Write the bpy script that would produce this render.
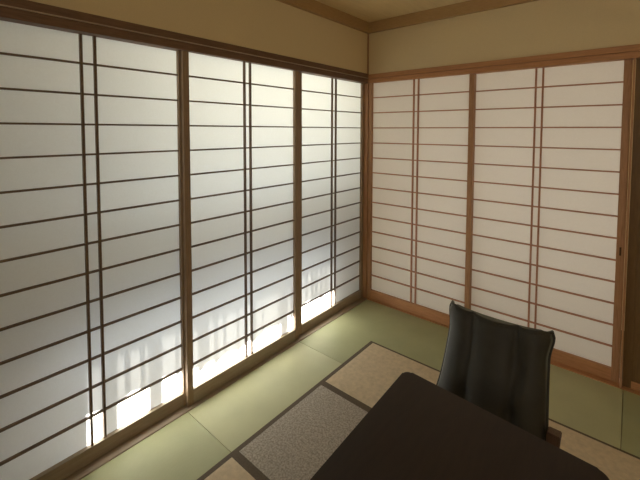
import bpy, bmesh, math, random
from mathutils import Vector, Matrix
random.seed(4)
for o in list(bpy.data.objects): bpy.data.objects.remove(o)
scn = bpy.context.scene
COL = scn.collection
PI = math.pi

# ------------------------------------------------------------------ camera
CAM = Vector((1.887, -2.893, 1.574))
R_ = Vector((0.76229254, 0.64722675, 0.00275914))
U_ = Vector((-0.03375349, 0.03549637, 0.99879963))
F_ = Vector((-0.64635191, 0.76147064, -0.04890478))
cd = bpy.data.cameras.new('camera'); cam = bpy.data.objects.new('camera', cd); COL.objects.link(cam)
cam.matrix_world = Matrix(((R_.x, U_.x, -F_.x, CAM.x), (R_.y, U_.y, -F_.y, CAM.y), (R_.z, U_.z, -F_.z, CAM.z), (0, 0, 0, 1)))
cd.sensor_fit = 'HORIZONTAL'; cd.sensor_width = 36
cd.lens = 369.43 / 640 * 36
cd.shift_y = -(240 - 148.59) / 640      # the photograph is a crop from the lower part of a level shot
cd.clip_start = 0.02
scn.camera = cam

# ------------------------------------------------------------------ light
scn.view_settings.view_transform = 'Standard'; scn.view_settings.look = 'None'
scn.view_settings.gamma = 1; scn.view_settings.exposure = 0.10
w = bpy.data.worlds.new('sky'); scn.world = w; w.use_nodes = True
bg = w.node_tree.nodes['Background']; bg.inputs[0].default_value = (0.86, 0.92, 0.95, 1); bg.inputs[1].default_value = 0.35
sd = bpy.data.lights.new('sun', 'SUN'); sd.energy = 92; sd.angle = math.radians(0.8); sd.color = (1.0, 0.98, 0.93)
sun = bpy.data.objects.new('sun', sd); COL.objects.link(sun)
SUNDIR = Vector((1.0, 0.30, -0.62)).normalized()
sun.rotation_euler = SUNDIR.to_track_quat('-Z', 'Y').to_euler()
def area(name, loc, size, energy, color, target):
    d = bpy.data.lights.new(name, 'AREA'); d.shape = 'RECTANGLE'; d.size, d.size_y = size
    d.energy = energy; d.color = color
    o = bpy.data.objects.new(name, d); COL.objects.link(o); o.location = loc
    o.rotation_euler = (Vector(target) - Vector(loc)).to_track_quat('-Z', 'Y').to_euler()
    return o
# daylight coming in through the veranda glazing behind the paper screens
area('veranda_daylight', (-0.80, -0.95, 1.90), (1.9, 0.8), 23, (1.0, 1.0, 0.87), (0, -0.95, 1.88))
area('veranda_low_daylight', (-0.90, -1.1, 1.0), (1.8, 0.8), 8, (0.72, 0.87, 1.0), (0, -1.0, 0.8))
# lit corridor behind the back wall screens
area('corridor_light', (1.6, 0.86, 1.25), (3.3, 2.0), 16.5, (1.0, 0.92, 0.82), (1.6, 0, 1.25))
# added warm fill light behind the camera; that wall has no window
area('front_fill_light', (2.6, -3.60, 1.65), (1.4, 1.1), 12, (1.0, 0.93, 0.80), (2.1, 0, 1.75))

# ------------------------------------------------------------------ materials
def newmat(name):
    m = bpy.data.materials.new(name); m.use_nodes = True
    nt = m.node_tree; return m, nt, nt.nodes, nt.links, nt.nodes['Principled BSDF']
def wood(name, c1, c2, rough=0.5, scale=(3, 3, 3), grain=18, bump=0.05, spec=0.4):
    m, nt, N, L, b = newmat(name)
    tc = N.new('ShaderNodeTexCoord'); mp = N.new('ShaderNodeMapping'); mp.inputs['Scale'].default_value = scale
    n1 = N.new('ShaderNodeTexNoise'); n1.inputs['Scale'].default_value = grain; n1.inputs['Detail'].default_value = 5; n1.inputs['Distortion'].default_value = 0.6
    r = N.new('ShaderNodeValToRGB'); r.color_ramp.elements[0].position = 0.3; r.color_ramp.elements[1].position = 0.7
    r.color_ramp.elements[0].color = (*c1, 1); r.color_ramp.elements[1].color = (*c2, 1)
    L.new(tc.outputs['Object'], mp.inputs[0]); L.new(mp.outputs[0], n1.inputs['Vector']); L.new(n1.outputs[0], r.inputs[0]); L.new(r.outputs[0], b.inputs['Base Color'])
    bp = N.new('ShaderNodeBump'); bp.inputs['Strength'].default_value = bump; bp.inputs['Distance'].default_value = 0.002
    L.new(n1.outputs[0], bp.inputs['Height']); L.new(bp.outputs[0], b.inputs['Normal'])
    b.inputs['Roughness'].default_value = rough; b.inputs['Specular IOR Level'].default_value = spec
    return m
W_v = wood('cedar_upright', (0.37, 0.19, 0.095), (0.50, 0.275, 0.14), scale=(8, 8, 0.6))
W_y = wood('backlit_cedar_along_left_wall', (0.15, 0.085, 0.052), (0.22, 0.125, 0.078), scale=(8, 0.6, 8))  # same cedar as the back wall; backlit darkness painted into the colour
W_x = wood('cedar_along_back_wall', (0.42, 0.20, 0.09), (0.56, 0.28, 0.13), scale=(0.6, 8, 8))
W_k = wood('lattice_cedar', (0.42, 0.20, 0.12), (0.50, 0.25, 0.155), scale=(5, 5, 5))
W_kl = wood('backlit_lattice_cedar', (0.15, 0.10, 0.065), (0.20, 0.135, 0.088), scale=(5, 5, 5))  # same lattice cedar; silhouette against the lit paper painted as a darker colour
W_vl = wood('glare_grey_cedar_upright', (0.28, 0.19, 0.12), (0.38, 0.265, 0.17), scale=(8, 8, 0.6))  # same cedar uprights; greying from the screen glare is put into the colour
W_b = wood('glare_grey_cedar_rail', (0.31, 0.24, 0.17), (0.39, 0.31, 0.225), scale=(8, 0.6, 8))  # not older wood; grey of glancing glare painted into the rail colour
W_c = wood('cornice_wood', (0.44, 0.275, 0.12), (0.50, 0.32, 0.15), scale=(1, 1, 6), rough=0.55)
W_bead = wood('gloss_line_bead', (.50, .40, .30), (.60, .48, .36), rough=.4)  # pale colour paints the gloss highlight along the lintel lip
W_d = wood('dark_brown_board', (0.17, 0.095, 0.035), (0.22, 0.125, 0.05), scale=(8, 8, 0.7), rough=0.5)
W_t = wood('wenge_table', (0.016, 0.009, 0.008), (0.024, 0.014, 0.011), scale=(4, 0.6, 4), rough=0.42, bump=0.03, spec=0.45)
W_l = wood('walnut_leg', (0.09, 0.05, 0.032), (0.13, 0.075, 0.048), scale=(6, 6, 1), rough=0.45)

def paper_mat():
    m, nt, N, L, b = newmat('shoji_paper'); N.remove(b)
    out = N['Material Output']
    tc = N.new('ShaderNodeTexCoord'); n = N.new('ShaderNodeTexNoise'); n.inputs['Scale'].default_value = 60; n.inputs['Detail'].default_value = 6; n.inputs['Distortion'].default_value = 2
    r = N.new('ShaderNodeValToRGB'); r.color_ramp.elements[0].position = .3; r.color_ramp.elements[1].position = .7
    r.color_ramp.elements[0].color = (0.835, 0.83, 0.785, 1); r.color_ramp.elements[1].color = (0.86, 0.86, 0.82, 1)
    L.new(tc.outputs['Object'], n.inputs['Vector']); L.new(n.outputs[0], r.inputs[0])
    d = N.new('ShaderNodeBsdfDiffuse'); t = N.new('ShaderNodeBsdfTranslucent'); x = N.new('ShaderNodeMixShader'); x.inputs[0].default_value = 0.42
    L.new(r.outputs[0], d.inputs[0]); L.new(r.outputs[0], t.inputs[0]); L.new(d.outputs[0], x.inputs[1]); L.new(t.outputs[0], x.inputs[2]); L.new(x.outputs[0], out.inputs[0])
    return m
PAPER = paper_mat()
def sheer_mat():
    m, nt, N, L, b = newmat('sheer_curtain'); N.remove(b); out = N['Material Output']
    tr = N.new('ShaderNodeBsdfTransparent'); tl = N.new('ShaderNodeBsdfTranslucent'); tl.inputs[0].default_value = (.09, .11, .135, 1)
    x = N.new('ShaderNodeMixShader'); x.inputs[0].default_value = 0.972
    L.new(tr.outputs[0], x.inputs[1]); L.new(tl.outputs[0], x.inputs[2]); L.new(x.outputs[0], out.inputs[0]); return m
SHEER = sheer_mat()
def plain(name, c, rough=0.8, var=0.04, scale=30, bump=0.1, spec=0.2, dist=0.002):
    m, nt, N, L, b = newmat(name)
    tc = N.new('ShaderNodeTexCoord'); n = N.new('ShaderNodeTexNoise'); n.inputs['Scale'].default_value = scale; n.inputs['Detail'].default_value = 5
    r = N.new('ShaderNodeValToRGB'); r.color_ramp.elements[0].position = .3; r.color_ramp.elements[1].position = .7
    r.color_ramp.elements[0].color = (*[v * (1 - var) for v in c], 1); r.color_ramp.elements[1].color = (*[v * (1 + var) for v in c], 1)
    L.new(tc.outputs['Object'], n.inputs['Vector']); L.new(n.outputs[0], r.inputs[0]); L.new(r.outputs[0], b.inputs['Base Color'])
    bp = N.new('ShaderNodeBump'); bp.inputs['Strength'].default_value = bump; bp.inputs['Distance'].default_value = dist
    L.new(n.outputs[0], bp.inputs['Height']); L.new(bp.outputs[0], b.inputs['Normal'])
    b.inputs['Roughness'].default_value = rough; b.inputs['Specular IOR Level'].default_value = spec
    return m
PLASTER = plain('sand_plaster', (0.76, 0.62, 0.385), 0.9, .03, 220, .15)
CEIL = wood('ceiling_board', (0.78, 0.60, 0.32), (0.84, 0.66, 0.37), rough=.6, scale=(5, .5, 5), grain=8, bump=.02)
def tatami(name, c, axis):
    m, nt, N, L, b = newmat(name)
    tc = N.new('ShaderNodeTexCoord'); sp = N.new('ShaderNodeSeparateXYZ'); L.new(tc.outputs['Object'], sp.inputs[0])
    # ribs of woven rush: ribs every 15 mm across one direction, strands every 4 mm along the other
    def wave(idx, k):
        mu = N.new('ShaderNodeMath'); mu.operation = 'MULTIPLY'; mu.inputs[1].default_value = k; L.new(sp.outputs[idx], mu.inputs[0])
        s = N.new('ShaderNodeMath'); s.operation = 'SINE'; L.new(mu.outputs[0], s.inputs[0]); return s.outputs[0]
    a = wave(axis, 2 * PI / 0.016); c2 = wave(1 - axis, 2 * PI / 0.005)
    ad = N.new('ShaderNodeMath'); ad.operation = 'MULTIPLY'; L.new(a, ad.inputs[0]); L.new(c2, ad.inputs[1])
    ab = N.new('ShaderNodeMath'); ab.operation = 'MULTIPLY_ADD'; ab.inputs[1].default_value = 0.5; ab.inputs[2].default_value = 0.5; L.new(ad.outputs[0], ab.inputs[0])
    n = N.new('ShaderNodeTexNoise'); n.inputs['Scale'].default_value = 5; n.inputs['Detail'].default_value = 8; L.new(tc.outputs['Object'], n.inputs['Vector'])
    r = N.new('ShaderNodeMix'); r.data_type = 'RGBA'
    r.inputs[6].default_value = (*[v * .90 for v in c], 1); r.inputs[7].default_value = (*[v * 1.06 for v in c], 1)
    L.new(ab.outputs[0], r.inputs[0])
    r2 = N.new('ShaderNodeMix'); r2.data_type = 'RGBA'; r2.blend_type = 'MULTIPLY'; r2.inputs[0].default_value = 0.25
    L.new(r.outputs[2], r2.inputs[6]); L.new(n.outputs[0], r2.inputs[7]); L.new(r2.outputs[2], b.inputs['Base Color'])
    bp = N.new('ShaderNodeBump'); bp.inputs['Strength'].default_value = .35; bp.inputs['Distance'].default_value = .001
    L.new(ab.outputs[0], bp.inputs['Height']); L.new(bp.outputs[0], b.inputs['Normal'])
    b.inputs['Roughness'].default_value = .55; b.inputs['Specular IOR Level'].default_value = .35
    return m
TAT = [tatami('green_rush', (0.49, 0.50, 0.275), 0), tatami('yellower_green_rush', (0.60, 0.60, 0.345), 1)]
GROOVE = plain('sill_groove_dark', (0.05, 0.035, 0.02), .8)
R_CREAM = plain('cream_pile', (0.68, 0.56, 0.39), .95, .10, 45, .3, .1)
R_GREY = plain('grey_brown_pile', (0.45, 0.405, 0.345), .95, .35, 110, .5, .1)
R_EDGE = plain('dark_taupe_band', (0.15, 0.12, 0.09), .9, .1, 120, .3, .1)
def velvet():
    m, nt, N, L, b = newmat('charcoal_green_velvet')
    tc = N.new('ShaderNodeTexCoord'); n = N.new('ShaderNodeTexNoise'); n.inputs['Scale'].default_value = 14; n.inputs['Detail'].default_value = 6
    r = N.new('ShaderNodeValToRGB'); r.color_ramp.elements[0].color = (.022, .020, .016, 1); r.color_ramp.elements[1].color = (.042, .039, .030, 1)
    L.new(tc.outputs['Object'], n.inputs['Vector']); L.new(n.outputs[0], r.inputs[0]); L.new(r.outputs[0], b.inputs['Base Color'])
    b.inputs['Roughness'].default_value = .62; b.inputs['Specular IOR Level'].default_value = .45
    b.inputs['Sheen Weight'].default_value = .32; b.inputs['Sheen Roughness'].default_value = .35; b.inputs['Sheen Tint'].default_value = (.55, .58, .45, 1)
    return m
VEL = velvet()
DARKPULL = plain('pull_bronze', (.07, .04, .022), .5)

# ------------------------------------------------------------------ helpers
def box(bm, x0, x1, y0, y1, z0, z1, bev=0.0):
    x0, x1 = min(x0, x1), max(x0, x1); y0, y1 = min(y0, y1), max(y0, y1); z0, z1 = min(z0, z1), max(z0, z1)
    g = bmesh.ops.create_cube(bm, size=1)['verts']
    for v in g: v.co = Vector((x0 + (v.co.x + .5) * (x1 - x0), y0 + (v.co.y + .5) * (y1 - y0), z0 + (v.co.z + .5) * (z1 - z0)))
    if bev:
        es = list({e for v in g for e in v.link_edges})
        bmesh.ops.bevel(bm, geom=es, offset=bev, segments=2, affect='EDGES', profile=.6)
def obj(name, bm, mat, parent=None, smooth=False):
    if parent:
        t = parent.location
        p = parent
        off = Vector(p['_w']) if '_w' in p else Vector(p.location)
        for v in bm.verts: v.co -= off
    me = bpy.data.meshes.new(name); bm.normal_update(); bm.to_mesh(me); bm.free()
    if smooth:
        for f in me.polygons: f.use_smooth = True
    me.materials.append(mat)
    o = bpy.data.objects.new(name, me); COL.objects.link(o)
    if parent: o.parent = parent; o['_w'] = tuple(off)
    return o
def tag(o, label, cat=None, group=None, kind=None):
    o['label'] = label
    if cat: o['category'] = cat
    if group: o['group'] = group
    if kind: o['kind'] = kind
    return o
def empty(name, loc, label, cat=None, group=None, kind=None):
    o = bpy.data.objects.new(name, None); o.empty_display_size = .1; COL.objects.link(o); o.location = loc
    return tag(o, label, cat, group, kind)
def one(name, mat, *bs, parent=None, bev=0.0):
    bm = bmesh.new()
    for b in bs: box(bm, *b, bev)
    return obj(name, bm, mat, parent)
def struct(name, mat, *bs, label=None, bev=0.0):
    o = one(name, mat, *bs, bev=bev); o['kind'] = 'structure'
    if label: o['label'] = label
    return o

LX, LY = 3.66, -3.66           # room extents
Z_OPEN, Z_KTOP, Z_TR, Z_CEIL = 2.006, 2.090, 2.452, 2.542
# ------------------------------------------------------------------ shell
struct('floor', plain('subfloor', (.2, .15, .1)), (-.10, LX + .05, LY - .05, .10, -.12, -.03), label='floor base under the tatami mats')
struct('ceiling', CEIL, (-.10, LX + .05, LY - .05, .10, Z_CEIL, Z_CEIL + .05), label='plain pale wood board ceiling')
struct('wall_left', PLASTER, (-.07, .012, LY, .0, Z_KTOP - .02, Z_CEIL), label='sand coloured plaster strip above the long run of paper screens')
struct('wall_back', PLASTER, (.0, LX, -.012, .07, Z_KTOP - .02, Z_CEIL), (2.80, LX, -.012, .07, -.03, Z_KTOP - .02), label='sand coloured plaster above the back wall screens')
struct('wall_right', PLASTER, (LX, LX + .05, LY, .05, -.03, Z_CEIL), label='plain plaster wall on the right')
struct('wall_front', PLASTER, (-.07, LX, LY - .05, LY, -.03, Z_CEIL), label='plain plaster wall behind the camera')
# closed corridor behind the back wall screens
struct('wall_corridor', PLASTER, (-.10, LX + .05, .9, .95, -.03, Z_CEIL), (-.10, -.07, .07, .9, -.03, Z_CEIL), (LX, LX + .05, .07, .9, -.03, Z_CEIL), label='plaster walls of the corridor behind the back wall screens')
struct('floor_corridor', W_d, (-.10, LX + .05, .08, .95, -.08, -.03), label='corridor floor behind the back wall screens')
struct('ceiling_corridor', PLASTER, (-.10, LX + .05, .07, .95, Z_CEIL, Z_CEIL + .05), label='corridor ceiling')
# cornices
struct('trim_1', W_c, (.012, .045, LY, -.012, Z_TR, Z_CEIL), label='brown wooden cornice along the top of the left wall')
struct('trim_2', W_c, (.012, LX, -.045, -.012, Z_TR, Z_CEIL), label='brown wooden cornice along the top of the back wall')
# lintels: grooved track below, thin bead, facing board above
bm = bmesh.new()
box(bm, -.05, .022, LY, -.0245, Z_OPEN, Z_OPEN + .042, .002)
box(bm, -.05, .026, LY, -.0245, Z_OPEN + .047, Z_KTOP, .002)
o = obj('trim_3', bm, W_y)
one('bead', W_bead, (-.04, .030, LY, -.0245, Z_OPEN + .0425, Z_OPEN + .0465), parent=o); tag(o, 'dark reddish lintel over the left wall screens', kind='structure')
bm = bmesh.new()
box(bm, .0245, 2.80, -.018, .05, Z_OPEN, Z_OPEN + .038, .002)
box(bm, .0245, 2.80, -.024, .05, Z_OPEN + .040, Z_KTOP - .006, .002)
o = obj('trim_4', bm, W_x); tag(o, 'orange brown lintel over the back wall screens', kind='structure')
# corner post and right post
struct('trim_5', W_v, (-.04, .0245, -.0245, .04, -.03, Z_KTOP), (-.02, .022, -.022, .02, Z_KTOP, Z_TR), label='slim wooden post standing in the room corner', bev=.0015)
struct('trim_6', W_v, (1.871, 1.881, -.024, .05, 0, Z_OPEN), label='slim post closing the right end of the back wall screens', bev=.0015)
# sills with two shallow grooves
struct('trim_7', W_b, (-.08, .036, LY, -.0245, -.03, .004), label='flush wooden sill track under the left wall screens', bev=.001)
struct('trim_8', W_x, (.036, 2.80, -.030, .08, -.03, .004), label='flush wooden sill track under the back wall screens', bev=.001)

# ------------------------------------------------------------------ sliding paper screens
def screen(name, label, axis, a0, a1, depth, pa0, pa1, bars, z0, z1, ztop=Z_OPEN, pull=None, extra=0.0):
    """axis 0: along the left wall (a = distance from the corner), depth = front face offset into the room."""
    T = .026
    def bx(bm, u0, u1, d0, d1, za, zb, bev=0.0):
        if axis == 0: box(bm, d0, d1, -u0, -u1, za, zb, bev)
        else: box(bm, u0, u1, -d0, -d1, za, zb, bev)
    mid = (a0 + a1) / 2
    base = (depth - T / 2, -mid, .004) if axis == 0 else (mid, -(depth - T / 2), .004)
    r = empty(name, base, label, kind='structure')
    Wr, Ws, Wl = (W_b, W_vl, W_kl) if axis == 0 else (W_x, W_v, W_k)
    zb = .0042
    for u0, u1 in ((a0, pa0), (pa1, a1)):
        bm = bmesh.new(); bx(bm, u0, u1, depth - T, depth, zb, ztop - .001, .0015); s = obj('stile', bm, Ws, r)
        if pull is not None and abs(u1 - a1) < 1e-6:
            um = (u0 + u1) / 2
            bm = bmesh.new(); bx(bm, um - .0045, um + .0045, depth - .001, depth + .0012, pull - .026, pull + .026, .0008)
            obj('finger_pull', bm, DARKPULL, s)
    bm = bmesh.new(); bx(bm, pa0, pa1, depth - T, depth - .001, zb, z0, .0015); obj('bottom_rail', bm, Wr, r)
    bm = bmesh.new(); bx(bm, pa0, pa1, depth - T, depth - .001, z1, ztop + .02, .001); obj('top_rail', bm, Wr, r)
    bm = bmesh.new()
    k0, k1 = depth - T + .003, depth - .008
    for i in range(1, 14):
        z = z1 - (z1 - z0) * i / 14
        bx(bm, pa0 - .001, pa1 + .001, k0, k1 - .0015, z - .0042, z + .0042)
    for b in bars:
        bx(bm, b - .0052, b + .0052, k0, k1, z0 - .001, z1 + .001)
    obj('lattice', bm, Wl, r)
    # paper glued on the far side of the lattice
    bm = bmesh.new()
    if axis == 0: vs = [(k0, -pa0, z0), (k0, -pa1, z0), (k0, -pa1, z1), (k0, -pa0, z1)]
    else: vs = [(pa0, -k0, z0), (pa1, -k0, z0), (pa1, -k0, z1), (pa0, -k0, z1)]
    bm.faces.new([bm.verts.new(v) for v in vs]); obj('paper', bm, PAPER, r)
    return r
ZB, ZT = .09, 2.01
# everything along the wall measured at the front plane; a screen on the rear track is moved back along the line of sight
def back(a, d, axis=0):
    k = (CAM.x + d) / CAM.x if axis == 0 else (-CAM.y + d) / -CAM.y
    c = -CAM.y if axis == 0 else CAM.x
    return c + (a - c) * k
def zk(z, d, axis=0):
    k = (CAM.x + d) / CAM.x if axis == 0 else (-CAM.y + d) / -CAM.y
    return CAM.z + (z - CAM.z) * k
D = .0265; FR = .012; dd = .016
B = lambda a: back(a, dd)
screen('door_1', 'paper screen in the left wall reaching the room corner', 0, .026, .952, FR - D, .052, B(.88), (.480, .431), zk(ZB, dd), zk(ZT, dd))
screen('door_2', 'brightest paper screen, middle of the left wall, sunlit along its foot', 0, .925, 1.834, FR, .961, 1.798, (1.408, 1.362), ZB, ZT)
screen('door_3', 'large dim paper screen nearest the camera in the left wall', 0, B(1.825), B(2.76), FR - D, B(1.853), B(2.722), (B(2.311), B(2.255)), zk(ZB, dd), zk(ZT, dd))
screen('door_4', 'paper screen at the near end of the left wall', 0, 2.765, 3.65, FR, 2.80, 3.61, (3.23, 3.18), ZB, ZT)
B1 = lambda a: back(a, dd, 1)
screen('door_5', 'left paper screen of the back wall pair beside the room corner', 1, .026, .960, FR, .061, .923, (.464, .505), ZB, ZT)
screen('door_6', 'right paper screen of the back wall pair with a small finger pull', 1, B1(.928), B1(1.868), FR - D, B1(.964), B1(1.828), (B1(1.363), B1(1.405)), zk(ZB, dd, 1), zk(ZT, dd, 1), pull=.835)
# dark boarded sliding door to the right of the post
r = empty('door_7', (2.34, .012, .004), 'dark brown boarded door at the right edge of the back wall', kind='structure')
for x0, x1 in ((1.883, 1.925), (2.77, 2.80)): one('stile', W_d, (x0, x1, 0, .026, .006, Z_OPEN - .001), parent=r, bev=.0015)
one('bottom_rail', W_x, (1.925, 2.77, 0, .026, .006, .05), parent=r)
one('top_rail', W_x, (1.925, 2.77, 0, .026, Z_OPEN - .05, Z_OPEN - .001), parent=r)
one('board', W_d, (1.925, 2.77, .008, .018, .05, Z_OPEN - .05), parent=r)

# ------------------------------------------------------------------ veranda outside the left wall
VW = plain('veranda_board', (.20, .20, .20))
struct('floor_veranda', VW, (-1.0, -.09, -4.2, .4, -.12, -.03), label='veranda floor outside the paper screens')
struct('wall_veranda', VW, (-1.04, -1.0, -4.2, -2.62, -.03, 2.5), (-1.04, -1.0, -.70, .4, -.03, 2.5), (-1.04, -1.0, -2.62, -.70, 2.1, 2.5),
       (-1.0, -.07, -4.24, -4.2, -.03, 2.5), (-1.0, -.07, .36, .4, -.03, 2.5), label='outer veranda wall around its wide opening')
struct('ceiling_veranda', PLASTER, (-1.04, -.07, -4.2, .4, 2.5, 2.54), label='veranda ceiling')
struct('roof_eave', W_d, (-2.66, -1.04, -4.4, .8, 2.06, 2.12), label='eave projecting over the veranda')
r = empty('window_1', (-.965, -1.5, -.03), 'glazed sliding doors outside the veranda', kind='structure')
for yc in (-2.27, -2.50, -1.34): one('window_frame', VW, (-.985, -.945, yc - .032, yc + .032, -.03, 2.1), parent=r)
# sheer curtain hanging on the veranda, hem above the sill
bm = bmesh.new(); n = 900; rows = (.365, .6, .85, 1.08); prev = None
for i in range(n + 1):
    s = i / n; y = -2.75 + 2.6 * s
    ph = y * 2 * PI / .15 + 1.3 * math.sin(y * 7.1) + .8 * math.sin(y * 17.3)
    amp = .024 + .008 * math.sin(y * 9.7)
    col = []
    for k, z in enumerate(rows):
        col.append(bm.verts.new((-.30 + amp * math.sin(ph), y + .030 * math.sin(ph * 2 + .6), z + (0 if k else (.018 * math.sin(y * 5) + .006 * math.sin(ph))))))
    if prev:
        for k in range(3): bm.faces.new((prev[k], col[k], col[k + 1], prev[k + 1]))
    prev = col
o = obj('sheer_curtain', bm, SHEER, smooth=True); tag(o, 'white sheer curtain seen as faint folds through the lit paper screens', 'curtain')

# ------------------------------------------------------------------ tatami mats (square, unbordered, weave turned from mat to mat)
xs = [.036, .98, 1.89, 2.78, LX]; ys = [-.030, -.945, -1.851, -2.755, LY]
lab = {(0, 0): 'square green tatami mat filling the corner between both rows of paper screens',
       (0, 1): 'bright yellow green square tatami mat beside the sunlit middle screen, left of the rug',
       (0, 2): 'square tatami mat nearest the camera along the left screens',
       (1, 0): 'olive green square tatami mat behind the chair, before the right paper screen',
       (2, 0): 'dark olive square tatami mat at the right edge, before the brown boarded door'}
rowname = ['back', 'second', 'third', 'nearest']; colname = ['left', 'inner left', 'inner right', 'right']
for i in range(4):
    for j in range(4):
        bm = bmesh.new(); g = .0012
        box(bm, xs[i] + g, xs[i + 1] - g, ys[j] - g, ys[j + 1] + g, -.03, 0, .0025)
        o = obj('tatami_mat', bm, TAT[(i + j) % 2])
        tag(o, lab.get((i, j), 'green tatami mat in %s row, %s column, hidden under the rug' % (rowname[j], colname[i])), 'tatami mat', 'square tatami mats covering the floor')

# ------------------------------------------------------------------ rug of cream and grey bands
rx0, rx1 = .445, 2.62
rug = empty('rug', ((rx0 + rx1) / 2, -1.8, 0), 'rug of cream and grey brown blocks framed by dark bands, under the table', 'rug')
seams = [-.600, -1.187, -1.850, -2.44, -3.10]
bd = .034
bs = [(rx0, rx0 + .026, seams[0], seams[-1], .0, .009), (rx1 - .026, rx1, seams[0], seams[-1], .0, .009)]
for k, s in enumerate(seams):
    wd = .016 if k in (0, 4) else .021
    bs.append((rx0 + .026, rx1 - .026, s + (0 if k == 0 else wd), s - (0 if k == 4 else wd) , .0, .009))
one('dark_band', R_EDGE, *bs, parent=rug)
for k in range(4):
    y0 = seams[k] - (.016 if k == 0 else .021); y1 = seams[k + 1] + (.016 if k == 3 else .021)
    o = one(['cream_block', 'grey_block'][k % 2], [R_CREAM, R_GREY][k % 2], (rx0 + .026, rx1 - .026, y0, y1, 0, .0105), parent=rug, bev=.002)
    o['label'] = ['cream coloured block of the rug', 'speckled grey brown block of the rug'][k % 2]

# ------------------------------------------------------------------ table
TX0, TX1, TY0, TY1, TZ = 1.287, 1.872, -1.690, -2.62, .69
table = empty('dining_table', ((TX0 + TX1) / 2, (TY0 + TY1) / 2, .0105), 'very dark brown table with rounded corners in the right foreground', 'table')
def rounded_slab(bm, x0, x1, y0, y1, z0, z1, r, bev):
    pts = []
    for cx, cy, a in ((x1 - r, y1 - r, 0), (x0 + r, y1 - r, 90), (x0 + r, y0 + r, 180), (x1 - r, y0 + r, 270)):
        for k in range(9):
            t = math.radians(a + k * 90 / 8); pts.append((cx + r * math.cos(t), cy + r * math.sin(t)))
    lo = [bm.verts.new((x, y, z0)) for x, y in pts]; hi = [bm.verts.new((x, y, z1)) for x, y in pts]; n = len(pts)
    bm.faces.new(lo[::-1]); top = bm.faces.new(hi)
    for i in range(n): bm.faces.new((lo[i], lo[(i + 1) % n], hi[(i + 1) % n], hi[i]))
    es = [e for e in bm.edges if all(v in hi for v in e.verts) or all(v in lo for v in e.verts)]
    bmesh.ops.bevel(bm, geom=es, offset=bev, segments=3, affect='EDGES', profile=.5)
bm = bmesh.new(); rounded_slab(bm, TX0, TX1, TY1, TY0, TZ - .032, TZ, .028, .005); 
Q = [Vector((1.270, -1.672)), Vector((1.872, -1.712)), Vector((1.305, -2.60)), Vector((1.905, -2.64))]   # slightly splayed plan
for v in bm.verts:
    a = (v.co.x - TX0) / (TX1 - TX0); b_ = (TY0 - v.co.y) / (TY0 - TY1)
    p = (Q[0] * (1 - a) + Q[1] * a) * (1 - b_) + (Q[2] * (1 - a) + Q[3] * a) * b_
    v.co.x, v.co.y = p.x, p.y
obj('tabletop', bm, W_t, table)
cx = (TX0 + TX1) / 2; cy = -2.24
bm = bmesh.new(); box(bm, cx - .05, cx + .05, cy - .05, cy + .05, .045, TZ - .062, .006); obj('column', bm, W_t, table)
bm = bmesh.new(); box(bm, cx - .20, cx + .20, cy - .035, cy + .035, TZ - .062, TZ - .032, .003); box(bm, cx - .035, cx + .035, cy - .28, cy + .28, TZ - .06, TZ - .032, .003); obj('top_support', bm, W_t, table)
bm = bmesh.new(); rounded_slab(bm, cx - .22, cx + .22, cy - .26, cy + .26, .0105, .045, .03, .005); obj('foot_plate', bm, W_t, table)

# ------------------------------------------------------------------ chair
CX = 1.474; RUGZ = .0105
chair = empty('dining_chair', (CX, -1.52, RUGZ), 'dark charcoal upholstered chair with a channelled backrest tucked under the table', 'chair')
def smooth01(t): t = max(0, min(1, t)); return t * t * (3 - 2 * t)
# backrest: grid front / back, channels puffed between two seams, flared upper corners, pinched lower tufts
NU, NV = 48, 40
zt, zb_ = .796, .40
def front(u, v):
    # u -1..1 across, v 0 bottom .. 1 top ; returns x, y, z of the front (camera) surface
    half = .188 + .013 * smooth01((v - .72) / .22) - .006 * smooth01((v - .95) / .05) + .022 * (1 - v) ** 2
    x = CX + u * half
    s1, s2 = -.44, .44
    if u < s1: c = (u - (-1)) / (s1 + 1)
    elif u < s2: c = (u - s1) / (s2 - s1)
    else: c = (u - s2) / (1 - s2)
    puff = math.sqrt(max(0, 1 - (2 * c - 1) ** 2))
    amp = .032 if not (s1 <= u <= s2) else .024
    d = amp * puff
    # pinches low on the seams
    for su in (s1, s2):
        g = math.exp(-((u - su) / .12) ** 2 - ((v - .22) / .10) ** 2); d -= .020 * g
    # horizontal fold between back and lumbar cushion
    d += .018 * math.exp(-((v - .10) / .10) ** 2)
    # hollow pocket high beside the right seam
    d -= .024 * math.exp(-((u - .54) / .13) ** 2 - ((v - .68) / .2) ** 2)
    lean = -1.445 + .150 * v + .012 * math.sin(v * PI)
    bow = .055 * abs(u) ** 2.0                         # sides curve away
    y = lean + bow - d
    z = zb_ + (zt - zb_) * v + .006 * abs(u) ** 6 * v - .006 * (1 - u * u) * v - .013 * smooth01((abs(u) - .82) / .18) * smooth01((v - .8) / .2)
    return Vector((x, y, z))
bm = bmesh.new(); G = []
for j in range(NV + 1):
    row = []
    for i in range(NU + 1): row.append(bm.verts.new(front(-1 + 2 * i / NU, j / NV)))
    G.append(row)
Bk = []
for j in range(NV + 1):
    row = []
    v = j / NV
    for i in range(NU + 1):
        u = -1 + 2 * i / NU; p = front(u, v)
        th = .052 - .015 * v
        row.append(bm.verts.new((CX + (p.x - CX) * .985, -1.445 + .150 * v + .012 * math.sin(v * PI) + .035 * abs(u) ** 2.2 + th - .02 * u * u, p.z - .002)))
    Bk.append(row)
for j in range(NV):
    for i in range(NU):
        bm.faces.new((G[j][i], G[j][i + 1], G[j + 1][i + 1], G[j + 1][i]))
        bm.faces.new((Bk[j][i + 1], Bk[j][i], Bk[j + 1][i], Bk[j + 1][i + 1]))
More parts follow.
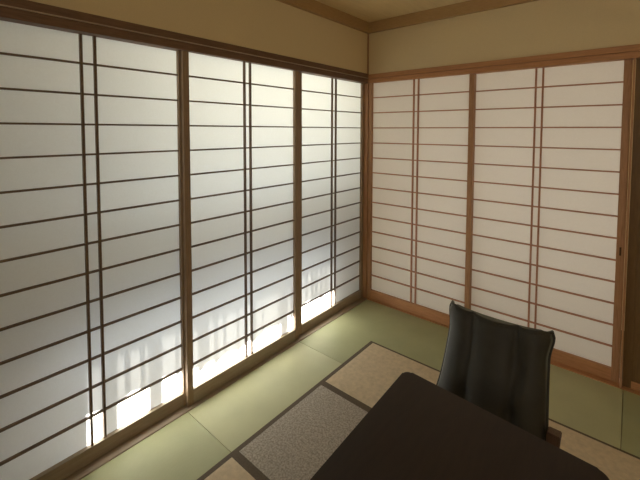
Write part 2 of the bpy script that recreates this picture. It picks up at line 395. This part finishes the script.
for i in range(NU):
    bm.faces.new((G[NV][i], G[NV][i + 1], Bk[NV][i + 1], Bk[NV][i])); bm.faces.new((G[0][i + 1], G[0][i], Bk[0][i], Bk[0][i + 1]))
for j in range(NV):
    bm.faces.new((G[j][0], G[j + 1][0], Bk[j + 1][0], Bk[j][0])); bm.faces.new((G[j + 1][NU], G[j][NU], Bk[j][NU], Bk[j + 1][NU]))
bmesh.ops.recalc_face_normals(bm, faces=bm.faces[:])
rim = [e for e in bm.edges if e.is_manifold and e.calc_face_angle() > 1.0]
backrest = obj('backrest', bm, VEL, chair, smooth=True)
# piping round the rim of the backrest
def tube(bm, pts, r, seg=8, closed=False):
    rings = []
    n = len(pts)
    for i, p in enumerate(pts):
        p = Vector(p); a = Vector(pts[max(0, i - 1)]); b = Vector(pts[min(n - 1, i + 1)]); t = (b - a).normalized()
        s = t.cross(Vector((0, 1, 0)));
        if s.length < .1: s = t.cross(Vector((1, 0, 0)))
        s.normalize(); q = t.cross(s)
        rings.append([bm.verts.new(p + r * (math.cos(2 * PI * k / seg) * s + math.sin(2 * PI * k / seg) * q)) for k in range(seg)])
    for i in range(n - 1):
        for k in range(seg): bm.faces.new((rings[i][k], rings[i][(k + 1) % seg], rings[i + 1][(k + 1) % seg], rings[i + 1][k]))
    bm.faces.new(rings[0][::-1]); bm.faces.new(rings[-1])
path = [front(-1, v / 20) + Vector((0, .010, 0)) for v in range(20)] + [front(-1 + 2 * i / 40, 1) + Vector((0, .010, .0)) for i in range(41)] + [front(1, 1 - v / 20) + Vector((0, .010, 0)) for v in range(1, 21)]
bm = bmesh.new(); tube(bm, path, .0075); obj('piping', bm, VEL, backrest, smooth=True)
# seat cushion, frame, legs
bm = bmesh.new(); box(bm, CX - .20, CX + .20, -1.83, -1.405, .385, .465, .022); obj('seat', bm, VEL, chair, smooth=False)
bm = bmesh.new(); box(bm, CX - .195, CX + .195, -1.81, -1.36, .345, .384, .004); obj('seat_frame', bm, W_l, chair)
def leg(top, foot, w0, w1, name='leg'):
    bm = bmesh.new(); vs = []
    for c, wd in ((foot, w1), (top, w0)):
        vs.append([bm.verts.new((c[0] + sx * wd / 2, c[1] + sy * wd / 2, c[2])) for sx, sy in ((-1, -1), (1, -1), (1, 1), (-1, 1))])
    bm.faces.new(vs[0][::-1]); bm.faces.new(vs[1])
    for k in range(4): bm.faces.new((vs[0][k], vs[0][(k + 1) % 4], vs[1][(k + 1) % 4], vs[1][k]))
    bmesh.ops.bevel(bm, geom=bm.edges[:], offset=.003, segments=2, affect='EDGES')
    return obj(name, bm, W_l, chair)
for s in (-1, 1):
    leg((CX + (.232 if s > 0 else -.186), -1.375, .496 if s > 0 else .455), (CX + s * .198, -1.34, RUGZ), .042, .030)
    leg((CX + s * .175, -1.77, .344), (CX + s * .180, -1.79, RUGZ), .038, .028)

for o in bpy.data.objects:
    if '_w' in o: del o['_w']
